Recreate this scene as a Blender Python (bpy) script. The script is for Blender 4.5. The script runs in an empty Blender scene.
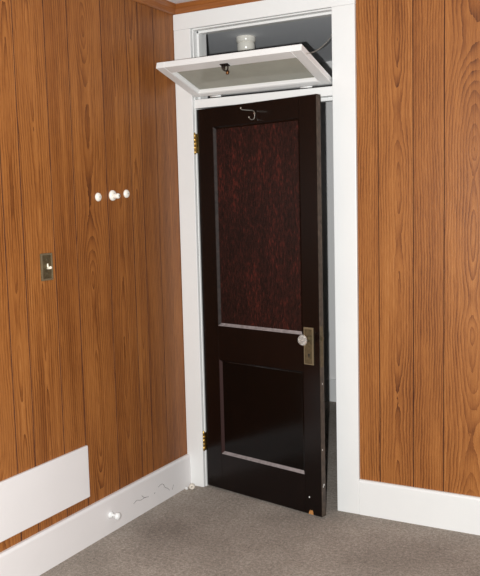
import bpy, bmesh, math, random
from mathutils import Vector, Matrix

random.seed(4)
C = bpy.context.scene.collection
SC = bpy.context.scene
PI = math.pi

# ------------------------------------------------------------------ room dimensions (metres)
X_FAR = 3.7            # right wall of the room
Y_FRONT = -4.5         # wall behind the photographer
Z_CEIL = 2.585
WALL_T = 0.13
Y_HALL = 2.04          # far wall of the hallway
OPEN_L, OPEN_R, OPEN_TOP = 0.103, 0.8877, 2.4517
HEAD_Z = 2.042         # underside of the transom bar
SASH_Z = 2.1023
BASE_H = 0.176

# ------------------------------------------------------------------ node helpers
def new_mat(name):
    m = bpy.data.materials.new(name); m.use_nodes = True
    nt = m.node_tree
    b = nt.nodes['Principled BSDF']
    return m, nt, b

def N(nt, kind, **kw):
    n = nt.nodes.new(kind)
    for k, v in kw.items():
        if k.startswith('i_'):
            key = k[2:]
            key = int(key) if key.isdigit() else key
            n.inputs[key].default_value = v
        else:
            setattr(n, k, v)
    return n

def lk(nt, a, b): nt.links.new(a, b)

def math_n(nt, op, a, b=None, clamp=False):
    n = nt.nodes.new('ShaderNodeMath'); n.operation = op; n.use_clamp = clamp
    for i, v in enumerate((a, b)):
        if v is None: continue
        if isinstance(v, (int, float)): n.inputs[i].default_value = v
        else: lk(nt, v, n.inputs[i])
    return n.outputs[0]

def ramp(nt, fac, stops):
    r = nt.nodes.new('ShaderNodeValToRGB')
    e = r.color_ramp.elements
    while len(e) < len(stops): e.new(0.5)
    for i, (p, c) in enumerate(stops):
        e[i].position = p; e[i].color = (*c, 1)
    lk(nt, fac, r.inputs[0])
    return r.outputs[0]

def bump(nt, b, height, strength=0.3, dist=0.002):
    n = N(nt, 'ShaderNodeBump'); n.inputs['Strength'].default_value = strength; n.inputs['Distance'].default_value = dist
    lk(nt, height, n.inputs['Height']); lk(nt, n.outputs[0], b.inputs['Normal'])

def noise(nt, vec, scale, detail=2.0, rough=0.5):
    n = N(nt, 'ShaderNodeTexNoise'); n.inputs['Scale'].default_value = scale
    n.inputs['Detail'].default_value = detail; n.inputs['Roughness'].default_value = rough
    if vec is not None: lk(nt, vec, n.inputs['Vector'])
    return n.outputs['Fac']

def objcoord(nt, scale=(1, 1, 1)):
    t = N(nt, 'ShaderNodeTexCoord'); mp = N(nt, 'ShaderNodeMapping')
    mp.inputs['Scale'].default_value = scale
    lk(nt, t.outputs['Object'], mp.inputs['Vector'])
    return mp.outputs[0]

def plain(name, col, rough=0.5, metal=0.0, spec=0.5, nscale=0, nstrength=0.15, dist=0.001, vary=0.0, vscale=4):
    m, nt, b = new_mat(name)
    b.inputs['Base Color'].default_value = (*col, 1)
    b.inputs['Roughness'].default_value = rough
    b.inputs['Metallic'].default_value = metal
    b.inputs['Specular IOR Level'].default_value = spec
    if nscale:
        bump(nt, b, noise(nt, objcoord(nt), nscale, 3), nstrength, dist)
    if vary:
        f = noise(nt, objcoord(nt), vscale, 4, .6)
        lk(nt, ramp(nt, f, [(0.3, tuple(c * (1 - vary) for c in col)), (0.7, tuple(min(1, c * (1 + vary)) for c in col))]), b.inputs['Base Color'])
    return m

# ------------------------------------------------------------------ materials
M = {}
M['white'] = plain('white_gloss_paint', (.765, .765, .755), .38, nscale=45, nstrength=.08, vary=.02)
M['white_flat'] = plain('bounce_tinted_board_paint', (.745, .715, .71), .5, nscale=60, nstrength=.08, vary=.015)  # white board; the pink of bounced light is mixed into its colour
M['white_bounce'] = plain('bounce_tinted_white_paint', (.75, .72, .715), .42, nscale=45, nstrength=.08, vary=.02)  # left baseboard white, with warm bounce light painted in as a pink tint
M['ceiling'] = plain('ceiling_paint', (.74, .74, .76), .8, nscale=90, nstrength=.2)
M['hall'] = plain('hall_paint', (.82, .81, .80), .7, nscale=60, nstrength=.1)
M['hall_ceiling'] = plain('hall_ceiling_paint', (.90, .91, .94), .8, nscale=60, nstrength=.15)
M['brass'] = plain('worn_brass', (.42, .28, .09), .34, 1.0, nscale=160, nstrength=.25, vary=.45, vscale=90)
M['old_brass'] = plain('aged_brass_plate', (.135, .105, .058), .5, .6, nscale=140, nstrength=.25, vary=.35, vscale=60)
M['brass_rim'] = plain('rubbed_brass_rim', (.30, .25, .16), .5, .7, nscale=120, nstrength=.2)
M['iron'] = plain('dark_iron', (.035, .024, .018), .4, .7, nscale=120, nstrength=.3)
M['bronze'] = plain('bronze_screw', (.20, .09, .035), .4, .9)
M['steel'] = plain('pale_wire_steel', (.62, .60, .54), .28, .9)
M['chain'] = plain('dull_chain_metal', (.30, .29, .26), .45, .7)
M['porcelain'] = plain('white_porcelain', (.86, .82, .74), .2, spec=.6)
M['ivory'] = plain('ivory_plastic', (.88, .80, .66), .3, spec=.6)
M['rubber'] = plain('cream_rubber', (.66, .60, .52), .6)
M['black'] = plain('black_hole', (.01, .01, .01), .8)
M['groove'] = plain('dark_groove', (.030, .015, .017), .9, spec=.05)
M['mark'] = plain('chipped_paint_grey', (.16, .14, .14), .7)
M['chip'] = plain('bare_splintered_wood', (.42, .19, .055), .7, nscale=120, nstrength=.3, vary=.4, vscale=160)
M['wood_back'] = plain('panel_edge', (.33, .13, .04), .6)

def panel_wood(name, gain=1.0):
    """wood-grain printed panelling: one grain figure per plank"""
    m, nt, b = new_mat(name)
    uv = N(nt, 'ShaderNodeUVMap', uv_map='plank'); sd = N(nt, 'ShaderNodeUVMap', uv_map='seed'); s2 = N(nt, 'ShaderNodeUVMap', uv_map='look')
    s = N(nt, 'ShaderNodeSeparateXYZ'); lk(nt, uv.outputs[0], s.inputs[0]); u, v = s.outputs[0], s.outputs[1]
    q = N(nt, 'ShaderNodeSeparateXYZ'); lk(nt, sd.outputs[0], q.inputs[0]); r1, cath = q.outputs[0], q.outputs[1]
    w = N(nt, 'ShaderNodeSeparateXYZ'); lk(nt, s2.outputs[0], w.inputs[0]); bright, u0 = w.outputs[0], w.outputs[1]
    def vec(a, bb, c=None):
        cmb = N(nt, 'ShaderNodeCombineXYZ')
        for i, k in enumerate((a, bb, c)):
            if k is None: continue
            if isinstance(k, (int, float)): cmb.inputs[i].default_value = k
            else: lk(nt, k, cmb.inputs[i])
        return cmb.outputs[0]
    off = math_n(nt, 'MULTIPLY', r1, 57.0)
    vo = math_n(nt, 'ADD', v, off)
    # the board's distance from the heart of the log wanders along its length
    hn = noise(nt, vec(math_n(nt, 'MULTIPLY', vo, .95), off), 1.0, 1.5, .45)
    h = math_n(nt, 'MULTIPLY', math_n(nt, 'ADD', hn, -.5), cath)
    wob = math_n(nt, 'MULTIPLY', math_n(nt, 'ADD', noise(nt, vec(math_n(nt, 'MULTIPLY', u, 16), math_n(nt, 'MULTIPLY', vo, 6.0), off), 1.0, 4, .6), -.5), .019)
    drift = math_n(nt, 'MULTIPLY', math_n(nt, 'ADD', noise(nt, vec(off, math_n(nt, 'MULTIPLY', vo, .8)), 1.0, 1), -.5), .05)
    uu = math_n(nt, 'SUBTRACT', math_n(nt, 'SUBTRACT', u, u0), drift)
    r = math_n(nt, 'SQRT', math_n(nt, 'ADD', math_n(nt, 'MULTIPLY', uu, uu), math_n(nt, 'MULTIPLY', h, h)))
    r = math_n(nt, 'ADD', r, wob)
    ph = math_n(nt, 'FRACT', math_n(nt, 'MULTIPLY', r, 78.0))
    # saw-tooth ring: slow rise, sharp late-wood line
    ring = math_n(nt, 'POWER', ph, 2.2)
    pore = noise(nt, vec(math_n(nt, 'MULTIPLY', u, 240), math_n(nt, 'MULTIPLY', vo, 12)), 1.0, 3, .7)
    streak = noise(nt, vec(math_n(nt, 'MULTIPLY', u, 42), math_n(nt, 'MULTIPLY', vo, .7), off), 1.0, 3, .6)
    patch = noise(nt, vec(math_n(nt, 'MULTIPLY', u, 5), math_n(nt, 'MULTIPLY', vo, 1.4), off), 1.0, 2, .5)
    fade = noise(nt, vec(math_n(nt, 'MULTIPLY', u, 14), math_n(nt, 'MULTIPLY', vo, 2.2), off), 1.0, 2, .6)
    amp = N(nt, 'ShaderNodeMapRange'); lk(nt, fade, amp.inputs[0]); amp.inputs[1].default_value = .32; amp.inputs[2].default_value = .62; amp.inputs[3].default_value = -.12; amp.inputs[4].default_value = -.52
    f = math_n(nt, 'MULTIPLY', ring, amp.outputs[0])
    f = math_n(nt, 'ADD', f, math_n(nt, 'MULTIPLY', math_n(nt, 'ADD', pore, -.5), .58))
    f = math_n(nt, 'ADD', f, math_n(nt, 'MULTIPLY', math_n(nt, 'ADD', streak, -.5), .55))
    f = math_n(nt, 'ADD', f, math_n(nt, 'MULTIPLY', math_n(nt, 'ADD', patch, -.5), .25))
    f = math_n(nt, 'ADD', f, math_n(nt, 'ADD', bright, .035))
    g = gain
    col = ramp(nt, f, [(0.03, (.095 * g, .027 * g, .007 * g)), (0.36, (.225 * g, .075 * g, .018 * g)), (0.62, (.345 * g, .130 * g, .033 * g)), (0.97, (.50 * g, .225 * g, .075 * g))])
    lk(nt, col, b.inputs['Base Color'])
    b.inputs['Roughness'].default_value = .42
    b.inputs['Specular IOR Level'].default_value = .28
    fine = noise(nt, vec(math_n(nt, 'MULTIPLY', u, 260), math_n(nt, 'MULTIPLY', vo, 120)), 1.0, 2, .6)
    bump(nt, b, math_n(nt, 'ADD', pore, fine), .35, .0012)
    return m
M['panel'] = panel_wood('wood_panelling', 1.0)

def stained_trim():
    m, nt, b = new_mat('stained_wood_trim')
    f = noise(nt, objcoord(nt, (4, 4, 120)), 1.0, 4, .6)
    lk(nt, ramp(nt, f, [(.3, (.20, .062, .014)), (.7, (.34, .12, .03))]), b.inputs['Base Color'])
    b.inputs['Roughness'].default_value = .4
    return m
M['trim_wood'] = stained_trim()

def door_wood(name, dark, mid, red, lo, hi, rough=.22, spec=.3):
    m, nt, b = new_mat(name)
    big = noise(nt, objcoord(nt, (9, 9, 1.6)), 1.0, 3, .6)
    fig = noise(nt, objcoord(nt, (105, 60, 34)), 1.0, 4, .7)
    pore = noise(nt, objcoord(nt, (190, 190, 30)), 1.0, 2, .6)
    f = math_n(nt, 'ADD', math_n(nt, 'MULTIPLY', fig, .62), math_n(nt, 'MULTIPLY', big, .28))
    f = math_n(nt, 'ADD', f, math_n(nt, 'MULTIPLY', pore, .22))
    lk(nt, ramp(nt, f, [(lo, dark), ((lo + hi) / 2, mid), (hi, red)]), b.inputs['Base Color'])
    b.inputs['Roughness'].default_value = rough
    b.inputs['Specular IOR Level'].default_value = spec
    bump(nt, b, math_n(nt, 'ADD', fig, pore), .16, .0012)
    return m
M['door_frame'] = door_wood('dark_varnished_stile', (.0035, .0018, .0015), (.0065, .0028, .0022), (.022, .006, .0045), .5, .8)
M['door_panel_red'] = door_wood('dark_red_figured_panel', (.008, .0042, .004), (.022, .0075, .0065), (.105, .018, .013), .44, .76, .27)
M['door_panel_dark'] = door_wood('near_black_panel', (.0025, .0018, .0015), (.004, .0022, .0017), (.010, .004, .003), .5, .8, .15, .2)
M['door_edge'] = plain('worn_door_edge', (.06, .043, .031), .6, nscale=130, nstrength=.4, vary=.5, vscale=45)
M['ledge'] = plain('pale_grey_moulding', (.25, .22, .22), .5, nscale=180, nstrength=.3, vary=.3, vscale=55)  # paler grey for the bottom run of each panel moulding
M['ledge_side'] = plain('left_highlight_moulding', (.020, .013, .011), .6, spec=.2, nscale=180, nstrength=.4, vary=.5, vscale=40)  # flash highlight on the left cove, put into the colour as a lighter tone
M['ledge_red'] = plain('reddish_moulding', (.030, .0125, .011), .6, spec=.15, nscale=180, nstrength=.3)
M['sash_edge'] = plain('bare_dark_sash_edge', (.018, .011, .009), .5, nscale=120, nstrength=.3)

def carpet():
    m, nt, b = new_mat('taupe_carpet')
    oc = objcoord(nt)
    fine = noise(nt, oc, 130, 3, .75)
    tuft = noise(nt, oc, 60, 2, .6)
    blot = noise(nt, oc, 2.6, 5, .62)
    f = math_n(nt, 'ADD', math_n(nt, 'MULTIPLY', fine, .55), math_n(nt, 'MULTIPLY', tuft, .35))
    f = math_n(nt, 'ADD', f, math_n(nt, 'MULTIPLY', blot, .30))
    base = ramp(nt, f, [(.42, (.12, .094, .074)), (.60, (.28, .232, .19)), (.80, (.54, .465, .40))])
    # two walked-on stains: by the baseboard and in front of the door
    geo = N(nt, 'ShaderNodeTexCoord')
    mixc = base
    for (sx, sy, rx, amt) in ((.22, -.56, .17, .42), (.46, -.62, .34, .12)):
        d = N(nt, 'ShaderNodeVectorMath', operation='DISTANCE'); lk(nt, geo.outputs['Object'], d.inputs[0]); d.inputs[1].default_value = (sx, sy, 0)
        e = math_n(nt, 'ADD', d.outputs['Value'], math_n(nt, 'MULTIPLY', math_n(nt, 'ADD', noise(nt, oc, 9, 4, .65), -.5), .35))
        k = N(nt, 'ShaderNodeMapRange', interpolation_type='SMOOTHSTEP'); lk(nt, e, k.inputs[0])
        k.inputs[1].default_value = rx * .25; k.inputs[2].default_value = rx; k.inputs[3].default_value = amt; k.inputs[4].default_value = 0
        mx = N(nt, 'ShaderNodeMix', data_type='RGBA', blend_type='MULTIPLY')
        lk(nt, k.outputs[0], mx.inputs[0]); lk(nt, mixc, mx.inputs[6]); mx.inputs[7].default_value = (.50, .43, .40, 1)
        mixc = mx.outputs[2]
    lk(nt, mixc, b.inputs['Base Color'])
    b.inputs['Roughness'].default_value = .95
    b.inputs['Specular IOR Level'].default_value = .1
    b.inputs['Sheen Weight'].default_value = .15
    bump(nt, b, math_n(nt, 'ADD', fine, tuft), .9, .006)
    return m
M['carpet'] = carpet()

def thin_glass(name, dust):
    m, nt, b = new_mat(name)
    nt.nodes.remove(b)
    out = nt.nodes['Material Output']
    tr = N(nt, 'ShaderNodeBsdfTransparent'); tr.inputs[0].default_value = (.86, .90, .84, 1)
    gl = N(nt, 'ShaderNodeBsdfGlossy'); gl.inputs['Roughness'].default_value = .04
    fr = N(nt, 'ShaderNodeFresnel'); fr.inputs[0].default_value = 1.5
    m1 = N(nt, 'ShaderNodeMixShader'); lk(nt, fr.outputs[0], m1.inputs[0]); lk(nt, tr.outputs[0], m1.inputs[1]); lk(nt, gl.outputs[0], m1.inputs[2])
    df = N(nt, 'ShaderNodeBsdfDiffuse'); df.inputs[0].default_value = (.62, .62, .54, 1)
    m2 = N(nt, 'ShaderNodeMixShader')
    dn = noise(nt, objcoord(nt), 7, 4, .6)
    lk(nt, math_n(nt, 'ADD', math_n(nt, 'MULTIPLY', dn, dust * .5), dust * .85), m2.inputs[0])
    lk(nt, m1.outputs[0], m2.inputs[1]); lk(nt, df.outputs[0], m2.inputs[2])
    lk(nt, m2.outputs[0], out.inputs[0])
    return m
M['pane'] = thin_glass('dusty_pane_glass', .5)

def knob_glass():
    m, nt, b = new_mat('pressed_glass_knob')
    b.inputs['Base Color'].default_value = (.95, .92, .88, 1)
    b.inputs['Roughness'].default_value = .06
    b.inputs['Transmission Weight'].default_value = .75
    b.inputs['IOR'].default_value = 1.5
    return m
M['knob'] = knob_glass()

# ------------------------------------------------------------------ mesh helpers
def add_box(bm, x0, x1, y0, y1, z0, z1, mi=0):
    vs = [bm.verts.new((x, y, z)) for x in (x0, x1) for y in (y0, y1) for z in (z0, z1)]
    quads = [(0, 1, 3, 2), (4, 6, 7, 5), (0, 4, 5, 1), (2, 3, 7, 6), (0, 2, 6, 4), (1, 5, 7, 3)]
    fs = []
    for q in quads:
        f = bm.faces.new([vs[i] for i in q]); f.material_index = mi; fs.append(f)
    return vs, fs

def box_bm(*a, bevel=0.0, seg=2):
    bm = bmesh.new(); add_box(bm, *a)
    bmesh.ops.recalc_face_normals(bm, faces=bm.faces)
    if bevel: bmesh.ops.bevel(bm, geom=list(bm.edges), offset=bevel, segments=seg, affect='EDGES', profile=.5)
    return bm

def add_lathe(bm, prof, axis='z', origin=(0, 0, 0), n=32, mi=0, flutes=0, flute=0.0):
    """prof: list of (radius, distance along the axis)"""
    o = Vector(origin)
    def place(r, t, a):
        if flutes: r = r * (1 + flute * math.cos(a * flutes))
        c, s = r * math.cos(a), r * math.sin(a)
        return o + {'z': Vector((c, s, t)), 'x': Vector((t, c, s)), '-y': Vector((c, -t, s)), 'y': Vector((c, t, s))}[axis]
    rings = []
    for r, t in prof:
        if r < 1e-6: rings.append([bm.verts.new(place(0, t, 0))])
        else: rings.append([bm.verts.new(place(r, t, 2 * PI * k / n)) for k in range(n)])
    for a, b in zip(rings, rings[1:]):
        for k in range(n):
            k2 = (k + 1) % n
            if len(a) == 1 and len(b) == 1: continue
            if len(a) == 1: f = bm.faces.new((a[0], b[k], b[k2]))
            elif len(b) == 1: f = bm.faces.new((a[k], a[k2], b[0]))
            else: f = bm.faces.new((a[k], a[k2], b[k2], b[k]))
            f.material_index = mi; f.smooth = True

def add_tube(bm, pts, rad, n=8, mi=0):
    pts = [Vector(p) for p in pts]
    rads = rad if isinstance(rad, (list, tuple)) else [rad] * len(pts)
    rings = []; up = None
    for i, p in enumerate(pts):
        t = (pts[min(i + 1, len(pts) - 1)] - pts[max(i - 1, 0)]).normalized()
        if up is None:
            up = t.orthogonal().normalized()
        up = (up - t * up.dot(t)).normalized(); sd = t.cross(up)
        rings.append([bm.verts.new(p + (up * math.cos(2 * PI * k / n) + sd * math.sin(2 * PI * k / n)) * rads[i]) for k in range(n)])
    for a, b in zip(rings, rings[1:]):
        for k in range(n):
            f = bm.faces.new((a[k], a[(k + 1) % n], b[(k + 1) % n], b[k])); f.smooth = True; f.material_index = mi
    for r in (rings[0][::-1], rings[-1]):
        f = bm.faces.new(r); f.material_index = mi

def smooth_path(pts, sub=6):
    """Catmull-Rom through the points"""
    P = [Vector(p) for p in pts]; P = [2 * P[0] - P[1]] + P + [2 * P[-1] - P[-2]]
    out = []
    for i in range(1, len(P) - 2):
        for s in range(sub):
            t = s / sub
            a, b, c, d = P[i - 1], P[i], P[i + 1], P[i + 2]
            out.append(.5 * ((2 * b) + (c - a) * t + (2 * a - 5 * b + 4 * c - d) * t * t + (3 * b - a - 3 * c + d) * t ** 3))
    out.append(P[-2]); return out

def obj(name, bm, mats, parent=None):
    bmesh.ops.recalc_face_normals(bm, faces=bm.faces)
    me = bpy.data.meshes.new(name); bm.to_mesh(me); bm.free()
    for m in (mats if isinstance(mats, (list, tuple)) else [mats]): me.materials.append(m)
    o = bpy.data.objects.new(name, me); C.objects.link(o)
    if parent is not None: o.parent = parent
    return o

def tag(o, label, cat, group=None, kind=None):
    o['label'] = label; o['category'] = cat
    if group: o['group'] = group
    if kind: o['kind'] = kind
    return o

def struct(name, bm, mats, label, cat): return tag(obj(name, bm, mats), label, cat, kind='structure')

def empty(name, loc, label, cat, rot=(0, 0, 0), group=None, kind=None):
    o = bpy.data.objects.new(name, None); C.objects.link(o)
    o.empty_display_size = .1; o.location = loc; o.rotation_euler = rot
    return tag(o, label, cat, group, kind)

# ------------------------------------------------------------------ panelled walls
def panelling(bm, place, edges, z0, z1, looks, mi_wood=0, mi_groove=1):
    """V-grooved panelling skin. edges: groove positions along the wall, first and last are the ends; place(a, depth, z) -> point"""
    pl = bm.loops.layers.uv.get('plank') or bm.loops.layers.uv.new('plank')
    sl = bm.loops.layers.uv.get('seed') or bm.loops.layers.uv.new('seed')
    ll = bm.loops.layers.uv.get('look') or bm.loops.layers.uv.new('look')
    g, gd = .0036, .003
    for i, (a, b) in enumerate(zip(edges, edges[1:])):
        lo = a + (g / 2 if i else 0); hi = b - (g / 2 if i < len(edges) - 2 else 0)
        cath, bright, u0 = looks[i]
        seed = random.random()
        vs = [bm.verts.new(place(p, 0, z)) for p, z in ((lo, z0), (hi, z0), (hi, z1), (lo, z1))]
        f = bm.faces.new(vs); f.material_index = mi_wood
        mid = (a + b) / 2
        for lp, (p, z) in zip(f.loops, ((lo, z0), (hi, z0), (hi, z1), (lo, z1))):
            lp[pl].uv = (p - mid, z); lp[sl].uv = (seed, cath); lp[ll].uv = (bright, u0)
        if i < len(edges) - 2:
            q = [bm.verts.new(place(p, d, z)) for p, d, z in ((b - g / 2, 0, z0), (b, gd, z0), (b, gd, z1), (b - g / 2, 0, z1))]
            r = [bm.verts.new(place(p, d, z)) for p, d, z in ((b, gd, z0), (b + g / 2, 0, z0), (b + g / 2, 0, z1), (b, gd, z1))]
            for vv in (q, r): bm.faces.new(vv).material_index = mi_groove

def obj_keep(name, bm, mats):
    me = bpy.data.meshes.new(name); bm.to_mesh(me); bm.free()
    for m in mats: me.materials.append(m)
    o = bpy.data.objects.new(name, me); C.objects.link(o); return o

# left wall: grooves measured from the corner out
gl = [0.0, .206, .340, .435, .627, .860, 1.005, 1.187, 1.290, 1.47, 1.62]
while gl[-1] < -Y_FRONT - .25: gl.append(gl[-1] + random.choice((.1, .145, .18, .2, .235)))
gl.append(-Y_FRONT)
LEFT_LOOK = [(.10, .47, .0), (.05, .43, .05), (.16, .50, .0), (.20, .47, .0), (.34, .50, .02), (.05, .46, .1), (.18, .53, .0), (.30, .52, .0), (.3, .52, .02), (.2, .5, 0)]
looks = [LEFT_LOOK[i] if i < len(LEFT_LOOK) else (random.choice((.05, .2, .35)), .5, random.uniform(-.03, .03)) for i in range(len(gl) - 1)]
bm = bmesh.new()
panelling(bm, lambda a, d, z: (-d, -a, z), gl, 0, Z_CEIL, looks)
add_box(bm, -WALL_T, -.006, Y_FRONT, 0, 0, Z_CEIL, 2)
o = obj_keep('wall_left', bm, [M['panel'], M['groove'], M['wood_back']])
tag(o, 'left wall of wood-grain panelling carrying the light switch', 'wall', kind='structure')

# back wall with the doorway in it
gb = [OPEN_R, 1.106, 1.272, 1.415, 1.665, 1.80]
while gb[-1] < X_FAR - .25: gb.append(gb[-1] + random.choice((.1, .145, .18, .2, .235)))
gb.append(X_FAR)
BACK_LOOK = [(.22, .55, -.06), (.24, .54, .015), (.03, .50, .12), (.42, .55, .0), (.2, .53, 0)]
looks = [BACK_LOOK[i] if i < len(BACK_LOOK) else (random.choice((.05, .2, .35)), .53, random.uniform(-.03, .03)) for i in range(len(gb) - 1)]
bm = bmesh.new()
panelling(bm, lambda a, d, z: (a, d, z), gb, 0, Z_CEIL, looks)
add_box(bm, OPEN_R, X_FAR, .006, WALL_T, 0, Z_CEIL, 2)
add_box(bm, -WALL_T, OPEN_L, 0, WALL_T, 0, Z_CEIL, 2)
add_box(bm, OPEN_L, OPEN_R, 0, WALL_T, OPEN_TOP + .006, Z_CEIL, 2)
add_box(bm, -3.2, -WALL_T, 0, WALL_T, 0, Z_CEIL, 2)
o = obj_keep('wall_back', bm, [M['panel'], M['groove'], M['hall']])
tag(o, 'back wall of wood-grain panelling around the doorway', 'wall', kind='structure')

gr = [0.0]
while gr[-1] < -Y_FRONT - .25: gr.append(gr[-1] + random.choice((.1, .145, .18, .2, .235)))
gr.append(-Y_FRONT)
bm = bmesh.new()
panelling(bm, lambda a, d, z: (X_FAR + d, -a, z), gr, 0, Z_CEIL, [(.2, .5, 0)] * (len(gr) - 1))
add_box(bm, X_FAR + .006, X_FAR + WALL_T, Y_FRONT, WALL_T, 0, Z_CEIL, 2)
o = obj_keep('wall_right', bm, [M['panel'], M['groove'], M['wood_back']])
tag(o, 'right wall of wood-grain panelling', 'wall', kind='structure')
gf = [-WALL_T]
while gf[-1] < X_FAR - .25: gf.append(gf[-1] + random.choice((.1, .145, .18, .2, .235)))
gf.append(X_FAR + WALL_T)
bm = bmesh.new()
panelling(bm, lambda a, d, z: (a, Y_FRONT - d, z), gf, 0, Z_CEIL, [(.2, .5, 0)] * (len(gf) - 1))
add_box(bm, -WALL_T, X_FAR + WALL_T, Y_FRONT - WALL_T, Y_FRONT - .006, 0, Z_CEIL, 2)
o = obj_keep('wall_front', bm, [M['panel'], M['groove'], M['wood_back']])
tag(o, 'wood-panelled wall facing the doorway', 'wall', kind='structure')

# ------------------------------------------------------------------ floor, ceilings, hallway
struct('floor', box_bm(-3.2, X_FAR + WALL_T, Y_FRONT - WALL_T, Y_HALL + WALL_T, -.1, 0), M['carpet'], 'taupe carpet over the whole floor', 'floor')
struct('ceiling', box_bm(-WALL_T, X_FAR + WALL_T, Y_FRONT - WALL_T, WALL_T / 2, Z_CEIL, Z_CEIL + .1), M['ceiling'], 'white painted ceiling of the panelled room', 'ceiling')
struct('ceiling_hall', box_bm(-3.2, X_FAR + WALL_T, WALL_T / 2, Y_HALL + WALL_T, Z_CEIL, Z_CEIL + .1), M['hall_ceiling'], 'grey ceiling of the hallway seen over the transom', 'ceiling')
struct('wall_hall', box_bm(-3.2, X_FAR + WALL_T, Y_HALL, Y_HALL + WALL_T, 0, Z_CEIL), M['hall'], 'plain pale wall of the hallway beyond the door', 'wall')
bm = bmesh.new(); add_box(bm, -3.2 - WALL_T, -3.2, 0, Y_HALL + WALL_T, 0, Z_CEIL); struct('wall_hall_left', bm, M['hall'], 'left end wall of the hallway', 'wall')
bm = bmesh.new(); add_box(bm, X_FAR, X_FAR + WALL_T, WALL_T, Y_HALL, 0, Z_CEIL); struct('wall_hall_right', bm, M['hall'], 'right end wall of the hallway', 'wall')

def baseboard(name, a0, a1, axis, face, back, h, label, z_cap=.011, mat='white'):
    """plain board with an eased top edge"""
    bm = bmesh.new()
    d = face - back; s = 1 if d > 0 else -1; d = abs(d)
    prof = [(0, 0), (d, 0), (d, h - z_cap), (d - .003, h - .004), (d - .008, h), (0, h)]
    ends = []
    for a in (a0, a1):
        ends.append([bm.verts.new((back + s * p, a, z) if axis == 'y' else (a, back + s * p, z)) for p, z in prof])
    n = len(prof)
    for i in range(n):
        bm.faces.new((ends[0][i], ends[0][(i + 1) % n], ends[1][(i + 1) % n], ends[1][i]))
    bm.faces.new(ends[0][::-1]); bm.faces.new(ends[1])
    return struct(name, bm, M[mat], label, 'baseboard')

bl = baseboard('baseboard_left', Y_FRONT, -.0205, 'y', .02, 0, BASE_H, 'white baseboard with thin scratches along the left wall', mat='white_bounce')
baseboard('baseboard_back', 1.0035, X_FAR, 'x', -.018, 0, BASE_H, 'white baseboard along the panelling right of the door')
baseboard('baseboard_hall', -3.2, X_FAR, 'x', Y_HALL - .02, Y_HALL, BASE_H, 'pale baseboard of the hallway behind the open door')

# thin scratches and cracks in the baseboard paint
for path in ([(-.548, .078), (-.520, .086), (-.486, .076), (-.455, .078), (-.42, .071)], [(-.478, .096), (-.462, .082), (-.445, .075)],
             [(-.335, .092), (-.312, .098), (-.289, .094), (-.270, .070), (-.248, .058), (-.232, .042)],
             [(-.205, .036), (-.197, .050), (-.193, .060)], [(-.372, .070), (-.362, .074)]):
    bm = bmesh.new(); add_tube(bm, smooth_path([(.0198, y, z) for y, z in path], 4), .0013, 5)
    obj('scratch', bm, M['mark'], bl)

# wooden strips under the ceiling
def crown(name, a0, a1, axis, sgn, h, d, label):
    bm = bmesh.new()
    prof = [(0, 0), (.006, 0), (.010, .006), (.014, h * .55), (d, h - .008), (d, h), (0, h)]
    ends = [[bm.verts.new((p * sgn, a, Z_CEIL - h + z) if axis == 'y' else (a, p * sgn, Z_CEIL - h + z)) for p, z in prof] for a in (a0, a1)]
    n = len(prof)
    for i in range(n): bm.faces.new((ends[0][i], ends[0][(i + 1) % n], ends[1][(i + 1) % n], ends[1][i]))
    bm.faces.new(ends[0][::-1]); bm.faces.new(ends[1])
    return struct(name, bm, M['trim_wood'], label, 'ceiling trim')
crown('trim_1', Y_FRONT, -.0, 'y', 1, .052, .026, 'brown wooden strip along the top of the left wall')
crown('trim_2', .001, X_FAR, 'x', -1, .052, .026, 'brown wooden strip along the top of the back wall')

# ------------------------------------------------------------------ door casing and jambs
TC = .02
struct('trim_3', box_bm(0.001, OPEN_L, -TC, 0, 0, OPEN_TOP, bevel=.0025), M['white'], 'white casing board on the hinge side of the doorway', 'door casing')
struct('trim_4', box_bm(OPEN_R, 1.003, -TC, 0, 0, OPEN_TOP, bevel=.0025), M['white'], 'white casing board on the latch side of the doorway', 'door casing')
struct('trim_5', box_bm(0.001, 1.004, -TC - .002, 0, OPEN_TOP, Z_CEIL - .0525, bevel=.0025), M['white'], 'white head casing board above the transom opening', 'door casing')
# jambs: boards lining the opening, with the stops the door and the sash close against
def jamb_bm(boxes):
    bm = bmesh.new()
    for b in boxes:
        t = box_bm(*b, bevel=.0015, seg=1); me = bpy.data.meshes.new('t'); t.to_mesh(me); t.free(); bm.from_mesh(me); bpy.data.meshes.remove(me)
    return bm
JT = .006
struct('trim_6', jamb_bm([(OPEN_L - .012, OPEN_L + JT, 0.0, WALL_T + .002, 0, OPEN_TOP), (OPEN_L + JT, OPEN_L + JT + .011, .040, .078, 0, HEAD_Z), (OPEN_L + JT, OPEN_L + JT + .011, .036, .074, SASH_Z - .012, OPEN_TOP - .006)]),
       M['white'], 'white hinge jamb with its stop strip', 'door jamb')
struct('trim_7', jamb_bm([(OPEN_R - .002, OPEN_R + .012, 0.0, WALL_T + .002, 0, OPEN_TOP), (OPEN_R - .013, OPEN_R - .002, .040, .078, 0, HEAD_Z), (OPEN_R - .013, OPEN_R - .002, .036, .074, SASH_Z - .012, OPEN_TOP - .006)]),
       M['white'], 'white latch jamb with its stop strip', 'door jamb')
struct('trim_8', jamb_bm([(OPEN_L + JT, OPEN_R - .002, 0.0, WALL_T + .002, OPEN_TOP - .006, OPEN_TOP + .010), (OPEN_L + JT, OPEN_R - .002, .036, .074, OPEN_TOP - .018, OPEN_TOP - .006)]),
       M['white'], 'white head jamb over the transom opening', 'door jamb')
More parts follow.
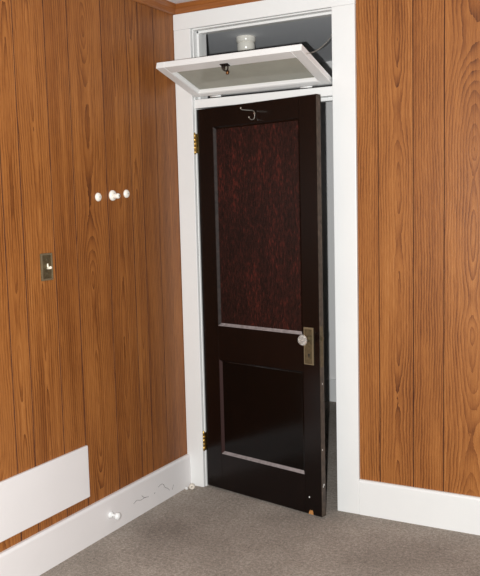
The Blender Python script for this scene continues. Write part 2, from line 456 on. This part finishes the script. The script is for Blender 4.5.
struct('trim_9', jamb_bm([(OPEN_L + JT, OPEN_R - .002, -.004, WALL_T, HEAD_Z + .004, SASH_Z - .012), (OPEN_L + JT, OPEN_R - .002, .040, .078, HEAD_Z - .013, HEAD_Z + .004)]),
       M['white'], 'white transom bar between the door and the tilted sash', 'transom bar')

# ------------------------------------------------------------------ the dark panelled door, ajar into the room
ALPHA = .2088
DW, DH, DT = .764, 2.026, .035
door = empty('door_1', (.116, -.001, .012), 'dark brown two-panel wooden door standing ajar in the white frame', 'door', (0, 0, -ALPHA), kind='structure')
SL, SR = .112, .664                 # inner edges of the stiles
Z_B, Z_L0, Z_L1, Z_T = .196, .712, .893, 1.930
def dbox(name, x0, x1, z0, z1, mat):
    bm = bmesh.new(); add_box(bm, x0, x1, 0, DT, z0, z1)
    return obj(name, bm, mat, door)
def stile(x0, x1, edge):
    bm = bmesh.new(); add_box(bm, x0, x1, 0, DT, 0, DH)
    bmesh.ops.recalc_face_normals(bm, faces=bm.faces)
    bmesh.ops.bevel(bm, geom=[e for e in bm.edges if abs(e.verts[0].co.z - e.verts[1].co.z) > 1], offset=.002, segments=2, affect='EDGES', profile=.5)
    for f in bm.faces:
        if f.normal.x * edge > .6: f.material_index = 1
    return obj('stile', bm, [M['door_frame'], M['door_edge']], door)
stile(0, SL, -1); ls = stile(SR, DW, 1)
dbox('rail', SL, SR, 0, Z_B, M['door_frame'])
dbox('rail', SL, SR, Z_L0, Z_L1, M['door_frame'])
dbox('rail', SL, SR, Z_T, DH, M['door_frame'])
RD, MW = .011, .014                 # panel depth and moulding width
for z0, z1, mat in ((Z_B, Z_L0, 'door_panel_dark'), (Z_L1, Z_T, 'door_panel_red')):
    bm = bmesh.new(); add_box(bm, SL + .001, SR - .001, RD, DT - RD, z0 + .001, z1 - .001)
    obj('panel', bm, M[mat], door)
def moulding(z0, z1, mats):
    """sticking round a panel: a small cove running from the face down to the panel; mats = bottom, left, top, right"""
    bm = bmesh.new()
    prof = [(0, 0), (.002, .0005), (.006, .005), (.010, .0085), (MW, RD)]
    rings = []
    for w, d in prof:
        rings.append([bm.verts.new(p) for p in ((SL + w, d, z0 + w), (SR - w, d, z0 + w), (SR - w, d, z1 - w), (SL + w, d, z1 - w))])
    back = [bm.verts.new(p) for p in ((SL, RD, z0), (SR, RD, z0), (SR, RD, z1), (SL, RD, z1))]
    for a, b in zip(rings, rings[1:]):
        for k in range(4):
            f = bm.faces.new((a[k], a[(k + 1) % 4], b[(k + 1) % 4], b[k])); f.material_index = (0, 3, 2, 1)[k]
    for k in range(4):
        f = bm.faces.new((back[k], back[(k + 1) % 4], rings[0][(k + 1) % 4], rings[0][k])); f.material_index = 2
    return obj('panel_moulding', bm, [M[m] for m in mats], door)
moulding(Z_L1, Z_T, ('ledge', 'ledge_side', 'door_frame', 'door_frame'))['label'] = 'pale lower edge round the upper panel'
moulding(Z_B, Z_L0, ('ledge', 'ledge_red', 'door_frame', 'door_frame'))['label'] = 'pale lower edge round the lower panel'

# hinges on the left edge
for zc in (1.852, .246):
    bm = bmesh.new()
    add_lathe(bm, [(0, -.057), (.0035, -.056), (.005, -.053), (.0065, -.0505), (.0065, -.031), (.0058, -.0305), (.0058, -.0300), (.0065, -.0295), (.0065, -.0105), (.0058, -.010), (.0058, -.0095), (.0065, -.009), (.0065, .0105),
                   (.0058, .011), (.0058, .0115), (.0065, .012), (.0065, .0305), (.0058, .031), (.0058, .0315), (.0065, .032), (.0065, .0505), (.0045, .053), (.0055, .056), (0, .058)], 'z', (-.010, -.010, zc), 16)
    add_box(bm, -.011, -.0005, -.010, -.0085, zc - .05, zc + .05)
    add_box(bm, -.0022, -.0006, -.0095, .028, zc - .05, zc + .05)
    obj('hinge', bm, M['brass'], door)['label'] = 'worn brass butt hinge'

# lock: long brass escutcheon, glass knob, keyhole
bm = box_bm(.674, .732, -.004, 0, .750, .933, bevel=.0018)
esc = obj('escutcheon', bm, M['old_brass'], door); esc['label'] = 'long aged brass lock plate'
bm = bmesh.new()
for b in ((.7235, .7315, -.0056, -.0035, .751, .932), (.675, .7235, -.0056, -.0035, .924, .932), (.675, .679, -.0052, -.0035, .751, .924), (.679, .7235, -.0052, -.0035, .751, .755)):
    add_box(bm, *b)
obj('raised_rim', bm, M['brass_rim'], esc)
bm = bmesh.new(); add_lathe(bm, [(0, .0), (.0045, .0), (.0045, .0012), (0, .0012)], '-y', (.703, -.0040, .800), 16); add_box(bm, .7012, .7048, -.0052, -.004, .786, .800)
obj('keyhole', bm, M['black'], esc)
bm = bmesh.new(); add_lathe(bm, [(0.0, 0), (.015, 0), (.015, .004), (.010, .008), (.0085, .026), (.011, .029), (.014, .031), (.014, .034), (0, .034)], '-y', (.703, -.004, .878), 24)
shank = obj('knob_shank', bm, M['old_brass'], door)
bm = bmesh.new(); add_lathe(bm, [(0, .0345), (.013, .0345), (.021, .040), (.0262, .047), (.0262, .052), (.021, .060), (.012, .0635), (0, .0645)], '-y', (.703, -.004, .878), 12)
for f in bm.faces: f.smooth = False
kn = obj('door_knob', bm, M['knob'], door); kn['label'] = 'faceted clear glass door knob'
bm = bmesh.new(); add_lathe(bm, [(0, .036), (.006, .036), (.009, .046), (.004, .053), (0, .054)], '-y', (.703, -.004, .878), 14)
obj('silvered_core', bm, M['steel'], kn)
bm = bmesh.new(); add_lathe(bm, [(.015, 0), (.015, .004), (.0085, .008), (.0085, .030), (.018, .034), (.026, .046), (.024, .058), (0, .063)], 'y', (.703, DT, .878), 20)
obj('door_knob', bm, M['iron'], door)['label'] = 'dark knob on the hall side'
bm = box_bm(DW - .001, DW + .0018, .006, DT - .006, .742, .940, bevel=.0006)
obj('latch_plate', bm, M['old_brass'], door)
bm = bmesh.new(); 
add_box(bm, DW + .001, DW + .008, .012, .023, .868, .890); obj('latch_bolt', bm, M['old_brass'], door)

# wire hook on the top rail
bm = bmesh.new()
s = .396
add_tube(bm, smooth_path([(s, -.106, 1.991), (s, -.098, 1.983), (s, -.06, 1.983), (s, -.018, 1.985), (s + .001, -.006, 1.979), (s + .002, -.0045, 1.966), (s + .002, -.006, 1.951), (s, -.018, 1.941), (s, -.036, 1.942), (s, -.045, 1.950)], 6), .0021, 8)
for p in ((s, -.106, 1.991), (s, -.045, 1.951)):
    add_lathe(bm, [(0, -.004), (.003, -.003), (.0042, 0), (.003, .003), (0, .004)], 'z', p, 10)
add_tube(bm, [(s + .001, 0, 1.972), (s + .001, -.007, 1.972)], .0045, 10)
hk = obj('coat_hook', bm, M['steel'], door); hk['label'] = 'pale bent wire coat hook'
# chip at the foot and paint specks
bm = bmesh.new()
pts = [(.684, .0005), (.714, .0005), (.711, .016), (.706, .024), (.700, .019), (.694, .023), (.688, .012)]
top = [bm.verts.new((x, -.0008, z)) for x, z in pts]; bot = [bm.verts.new((x, .002, z)) for x, z in pts]
bm.faces.new(top)
for k in range(len(pts)): bm.faces.new((top[k], top[(k + 1) % len(pts)], bot[(k + 1) % len(pts)], bot[k]))
obj('splintered_chip', bm, M['chip'], door)['label'] = 'orange bare wood chip at the foot of the door'
for (x, y, z, r) in ((.690, -.0006, .086, .0036), (DW + .0004, .020, .158, .0042), (DW + .0004, .014, .150, .003), (DW + .0004, .012, .335, .003), (DW + .0004, .018, .660, .003)):
    bm = bmesh.new(); bmesh.ops.create_icosphere(bm, subdivisions=2, radius=r)
    for v in bm.verts:
        if x < DW: v.co.y *= .25
        else: v.co.x *= .25
        v.co.z *= 1.3
        v.co += Vector((x, y, z))
    obj('paint_speck', bm, M['white'], door)

# ------------------------------------------------------------------ transom sash, hinged at its foot and tilted into the room
TH = 1.284
SX0, SX1, SLEN, ST = .108, .8785, .361, .030
sash = empty('window_1', (0, -.005, SASH_Z), 'white framed transom window tilted open above the dark door', 'transom window', (TH, 0, 0), kind='structure')
GX0, GX1, GZ0, GZ1 = .155, .828, .036, .296
def sash_bar(name, x0, x1, z0, z1, edge):
    bm = bmesh.new(); add_box(bm, x0, x1, 0, ST, z0, z1)
    bmesh.ops.recalc_face_normals(bm, faces=bm.faces)
    bmesh.ops.bevel(bm, geom=list(bm.edges), offset=.002, segments=1, affect='EDGES')
    return bm
def sbar(name, x0, x1, z0, z1, outer):
    bm = sash_bar(name, x0, x1, z0, z1, outer)
    bmesh.ops.recalc_face_normals(bm, faces=bm.faces)
    for f in bm.faces:
        if f.normal.y > .8: f.material_index = 1
    return obj(name, bm, [M['white'], M['sash_edge']], sash)
sbar('stile', SX0, GX0, 0, SLEN, (-1, 0, 0))
sbar('stile', GX1, SX1, 0, SLEN, (1, 0, 0))
sbar('rail', GX0, GX1, 0, GZ0, (0, 0, -1))
sbar('rail', GX0, GX1, GZ1, SLEN, (0, 0, 1))
# stepped moulding round the glass
bm = bmesh.new()
prof = [(-.001, .0005), (.004, .003), (.007, .009), (.011, .013), (.011, .018), (-.001, .018)]
rings = [[bm.verts.new(p) for p in ((GX0 + w, d, GZ0 + w), (GX1 - w, d, GZ0 + w), (GX1 - w, d, GZ1 - w), (GX0 + w, d, GZ1 - w))] for w, d in prof]
for i in range(len(rings)):
    a, b = rings[i], rings[(i + 1) % len(rings)]
    for k in range(4): bm.faces.new((a[k], a[(k + 1) % 4], b[(k + 1) % 4], b[k]))
obj('glazing_moulding', bm, M['white'], sash)
bm = bmesh.new(); add_box(bm, GX0 + .001, GX1 - .001, .0182, .0212, GZ0 + .001, GZ1 - .001)
obj('pane', bm, M['pane'], sash)['label'] = 'dusty grey-green glass pane'
# iron latch on the top rail
bm = bmesh.new()
add_box(bm, .446, .490, -.004, 0, .302, .328)
bmesh.ops.recalc_face_normals(bm, faces=bm.faces)
bmesh.ops.bevel(bm, geom=list(bm.edges), offset=.0012, segments=1, affect='EDGES')
latch = obj('latch', bm, M['iron'], sash); latch['label'] = 'dark iron spring latch'
bm = bmesh.new()
add_tube(bm, [(0.453, -0.004, 0.315), (0.453, -0.016, 0.310), (0.459, -0.022, 0.300), (0.469, -0.024, 0.296), (0.477, -0.022, 0.300), (0.483, -0.016, 0.310), (0.483, -0.004, 0.315)], .0032, 8)
add_lathe(bm, [(0, 0), (.006, 0), (.006, .022), (.004, .027), (0, .028)], '-y', (0.468, -0.004, 0.320), 14)
obj('bolt_loop', bm, M['iron'], latch)
bm = bmesh.new(); add_lathe(bm, [(0, .010), (.0065, .010), (.0075, .016), (.0065, .026), (0, .028)], '-y', (0.473, -0.012, 0.292), 14)
obj('pull_knob', bm, M['bronze'], latch)
# butt hinges at the foot of the sash
for x in (.235, .745):
    bm = bmesh.new(); add_lathe(bm, [(0, -.032), (.004, -.032), (.004, .032), (0, .032)], 'x', (x, -.003, -.0045), 12)
    obj('hinge', bm, M['white'], sash)
# chain from the sash edge to the jamb
A = Vector((SX1 - .001, .012, .300))
Minv = Matrix.Rotation(-TH, 4, 'X')
B = Minv @ (Vector((OPEN_R - .006, -.006, 2.322)) - Vector((0, -.005, SASH_Z)))
bm = bmesh.new()
nl = 30
L = (B - A).length
down = (Minv @ Vector((0, 0, -1))).normalized()
for i in range(nl):
    t0 = (i + .5) / nl
    p = A.lerp(B, t0) + down * (.018 * 4 * t0 * (1 - t0))
    d = ((B - A) + down * (.018 * 4 * (1 - 2 * t0))).normalized()
    sd = d.cross(Vector((1, 0, 0))).normalized() if i % 2 else d.cross(d.cross(Vector((1, 0, 0)))).normalized()
    ll, lw = L / nl * .78, .0030
    ring = [p + d * (ll * math.cos(2 * PI * k / 10)) + sd * (lw * math.sin(2 * PI * k / 10)) for k in range(11)]
    add_tube(bm, ring, .0009, 5)
ch = obj('chain', bm, M['chain'], sash); ch['label'] = 'thin grey support chain from the sash to the jamb'
for p, nm in ((A, 'chain_eye'), (B, 'chain_eye')):
    bm = bmesh.new()
    add_tube(bm, [p + Vector((0, 0, 0)) + Vector((0, .005 * math.cos(2 * PI * k / 12), .005 * math.sin(2 * PI * k / 12))) for k in range(13)], .0014, 6)
    obj(nm, bm, M['steel'], ch)

# ------------------------------------------------------------------ things on the left wall
# brass switch plate with its toggle
sw = empty('light_switch', (0, -1.0635, 1.297), 'old brass toggle light switch on the left panelled wall', 'light switch')
bm = box_bm(0, .006, -.035, .035, -.058, .058, bevel=.002)
plate = obj('switch_plate', bm, M['old_brass'], sw)
bm = bmesh.new()
for b in ((.005, .0078, -.034, -.027, -.057, .057), (.005, .0078, .027, .034, -.057, .057), (.005, .0078, -.027, .027, .050, .057), (.005, .0078, -.027, .027, -.057, -.050)): add_box(bm, *b)
obj('beaded_rim', bm, M['brass_rim'], plate)
for z in (-.030, .030):
    bm = bmesh.new(); add_lathe(bm, [(0, .0085), (.0025, .0082), (.0036, .006), (.0036, .005)], 'x', (0, 0, z), 12); obj('screw', bm, M['old_brass'], plate)
bm = bmesh.new(); add_box(bm, .0055, .0085, -.0065, .0065, -.013, .013); obj('toggle_collar', bm, M['old_brass'], sw)
bm = bmesh.new(); add_tube(bm, [(.006, 0, -.007), (.016, 0, -.005), (.028, 0, -.002), (.030, 0, -.0015)], [.0045, .0055, .0065, .004], 10)
add_tube(bm, [(.010, 0, -.002), (.010, 0, .014)], [.0045, .003], 8)
obj('toggle', bm, M['ivory'], sw)['label'] = 'ivory toggle lever'

# three small white porcelain knobs in a row
def wall_knob(y, z, label, big):
    t = empty('wall_peg' if big else 'wall_button', (0, y, z), label, 'wall peg' if big else 'wall button')
    if big:
        bm = bmesh.new(); add_lathe(bm, [(0, 0), (.024, 0), (.0255, .004), (.0235, .010), (.017, .014), (0, .0145)], 'x', n=28); obj('base_disc', bm, M['porcelain'], t)
        bm = bmesh.new(); add_lathe(bm, [(0, .013), (.0125, .013), (.0115, .020), (.0125, .030), (.0125, .038), (.010, .042), (0, .0425)], 'x', (0, .0, -.003), 22); k = obj('stub', bm, M['porcelain'], t)
        bm = bmesh.new(); add_lathe(bm, [(0, .0435), (.003, .0435), (.003, .042)], 'x', (0, 0, -.003), 10); obj('screw', bm, M['old_brass'], k)
    else:
        bm = bmesh.new(); add_lathe(bm, [(0, 0), (.0195, 0), (.0205, .003), (.019, .008), (.014, .012), (.007, .0135), (0, .0138)], 'x', n=28); obj('button', bm, M['porcelain'], t)
        bm = bmesh.new(); add_lathe(bm, [(.0, .0145), (.0028, .0143), (.0028, .013)], 'x', (0, 0, 0), 10); obj('screw', bm, M['brass_rim'], t)
    return t
wall_knob(-.700, 1.590, 'small white oval button on the panelling, left of the larger white knob', False)
wall_knob(-.594, 1.597, 'larger white knob with a stub between two small white buttons', True)
wall_knob(-.485, 1.605, 'small white oval button on the panelling, between the larger knob and the door', False)

# white board fixed low on the panelling
bd = box_bm(.0, .013, -1.80, -.862, .222, .463, bevel=.002)
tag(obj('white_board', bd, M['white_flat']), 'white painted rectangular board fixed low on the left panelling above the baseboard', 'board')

# doorstop on the baseboard
ds = empty('doorstop', (.0202, -.734, .091), 'white painted doorstop with a round tip on the left baseboard', 'doorstop')
bm = bmesh.new(); add_lathe(bm, [(0, 0), (.016, 0), (.0175, .004), (.015, .011), (.009, .015), (0, .016)], 'x', n=24); obj('base', bm, M['white'], ds)
bm = bmesh.new(); add_lathe(bm, [(.008, .012), (.0065, .020), (.0065, .034), (.008, .036)], 'x', n=16); obj('post', bm, M['white'], ds)
bm = bmesh.new(); add_lathe(bm, [(0, .034), (.012, .034), (.0175, .039), (.0185, .046), (.016, .053), (.009, .0575), (0, .0585)], 'x', n=24); obj('tip', bm, M['white'], ds)

# little round bumper lying on the carpet in the corner
rb = empty('rubber_bumper', (.058, -.070, .0), 'small round cream bumper with a dark hole on the carpet by the door casing', 'bumper', (0, 0, .55))
bm = bmesh.new(); add_lathe(bm, [(.0035, .004), (.0035, .016), (.009, .018), (.0145, .015), (.0165, .009), (.0165, -.001), (.0145, -.006), (.0035, -.006), (.0035, .004)], '-y', (0, 0, .0165), 26)
obj('body', bm, M['rubber'], rb)
bm = bmesh.new(); add_lathe(bm, [(0, .008), (.0034, .008), (.0034, -.004), (0, -.004)], '-y', (0, 0, .0165), 14); obj('screw_hole', bm, M['black'], rb)
bm = bmesh.new(); bmesh.ops.create_icosphere(bm, subdivisions=2, radius=.0085)
for v in bm.verts: v.co *= 1 + random.uniform(-.18, .18); v.co.z = v.co.z * .8 + .0065
cr = obj('plaster_crumb', bm, M['white']); cr.location = (.034, -.088, 0)
tag(cr, 'tiny white crumb on the carpet edge beside the round bumper', 'crumb')

# ------------------------------------------------------------------ porcelain lampholder on the hall ceiling
lh = empty('ceiling_lampholder', (-.067, .91, Z_CEIL), 'white porcelain lampholder on the hallway ceiling above the tilted sash', 'light fixture')
bm = bmesh.new(); add_lathe(bm, [(0, 0), (.060, 0), (.062, -.006), (.060, -.030), (.056, -.036), (.050, -.038)], 'z', n=36, flutes=12, flute=.012); obj('base', bm, M['porcelain'], lh)
bm = bmesh.new(); add_lathe(bm, [(.050, -.036), (.054, -.041), (.056, -.046), (.056, -.080), (.048, -.092), (.036, -.100), (.034, -.098), (.034, -.060), (0, -.060)], 'z', n=36); obj('socket', bm, M['porcelain'], lh)

# ------------------------------------------------------------------ camera
F_PX, YAW, PITCH, ROLL = 794.1964, .5048, -.1043, -.0248
cpos = Vector((2.3442, -3.6095, 1.5382))
fw = Vector((-math.sin(YAW) * math.cos(PITCH), math.cos(YAW) * math.cos(PITCH), math.sin(PITCH)))
r0 = fw.cross(Vector((0, 0, 1))).normalized(); u0 = r0.cross(fw)
rt = r0 * math.cos(ROLL) + u0 * math.sin(ROLL); up = -r0 * math.sin(ROLL) + u0 * math.cos(ROLL)
cd = bpy.data.cameras.new('camera'); cam = bpy.data.objects.new('camera', cd); C.objects.link(cam)
cd.sensor_fit = 'HORIZONTAL'; cd.sensor_width = 36; cd.lens = 36 * F_PX / 480
cam.matrix_world = Matrix(((rt.x, up.x, -fw.x, cpos.x), (rt.y, up.y, -fw.y, cpos.y), (rt.z, up.z, -fw.z, cpos.z), (0, 0, 0, 1)))
cd.clip_start = .05
SC.camera = cam

# ------------------------------------------------------------------ light: the camera's own flash, left of and a little below the lens
ld = bpy.data.lights.new('camera_flash', 'SPOT'); ld.energy = 655; ld.shadow_soft_size = .010; ld.spot_size = math.radians(96); ld.spot_blend = .7; ld.color = (.985, 1, .99)
fl = bpy.data.objects.new('camera_flash', ld); C.objects.link(fl)
fl.matrix_world = cam.matrix_world.copy(); fl.location = cpos - rt * .066 - up * .026 + fw * .02

w = bpy.data.worlds.new('world'); SC.world = w; w.use_nodes = True
w.node_tree.nodes['Background'].inputs[0].default_value = (.05, .05, .055, 1)
w.node_tree.nodes['Background'].inputs[1].default_value = .3

SC.view_settings.view_transform = 'Standard'
SC.view_settings.look = 'None'
SC.view_settings.exposure = 0
SC.view_settings.gamma = 1
SC.view_settings.use_curve_mapping = False
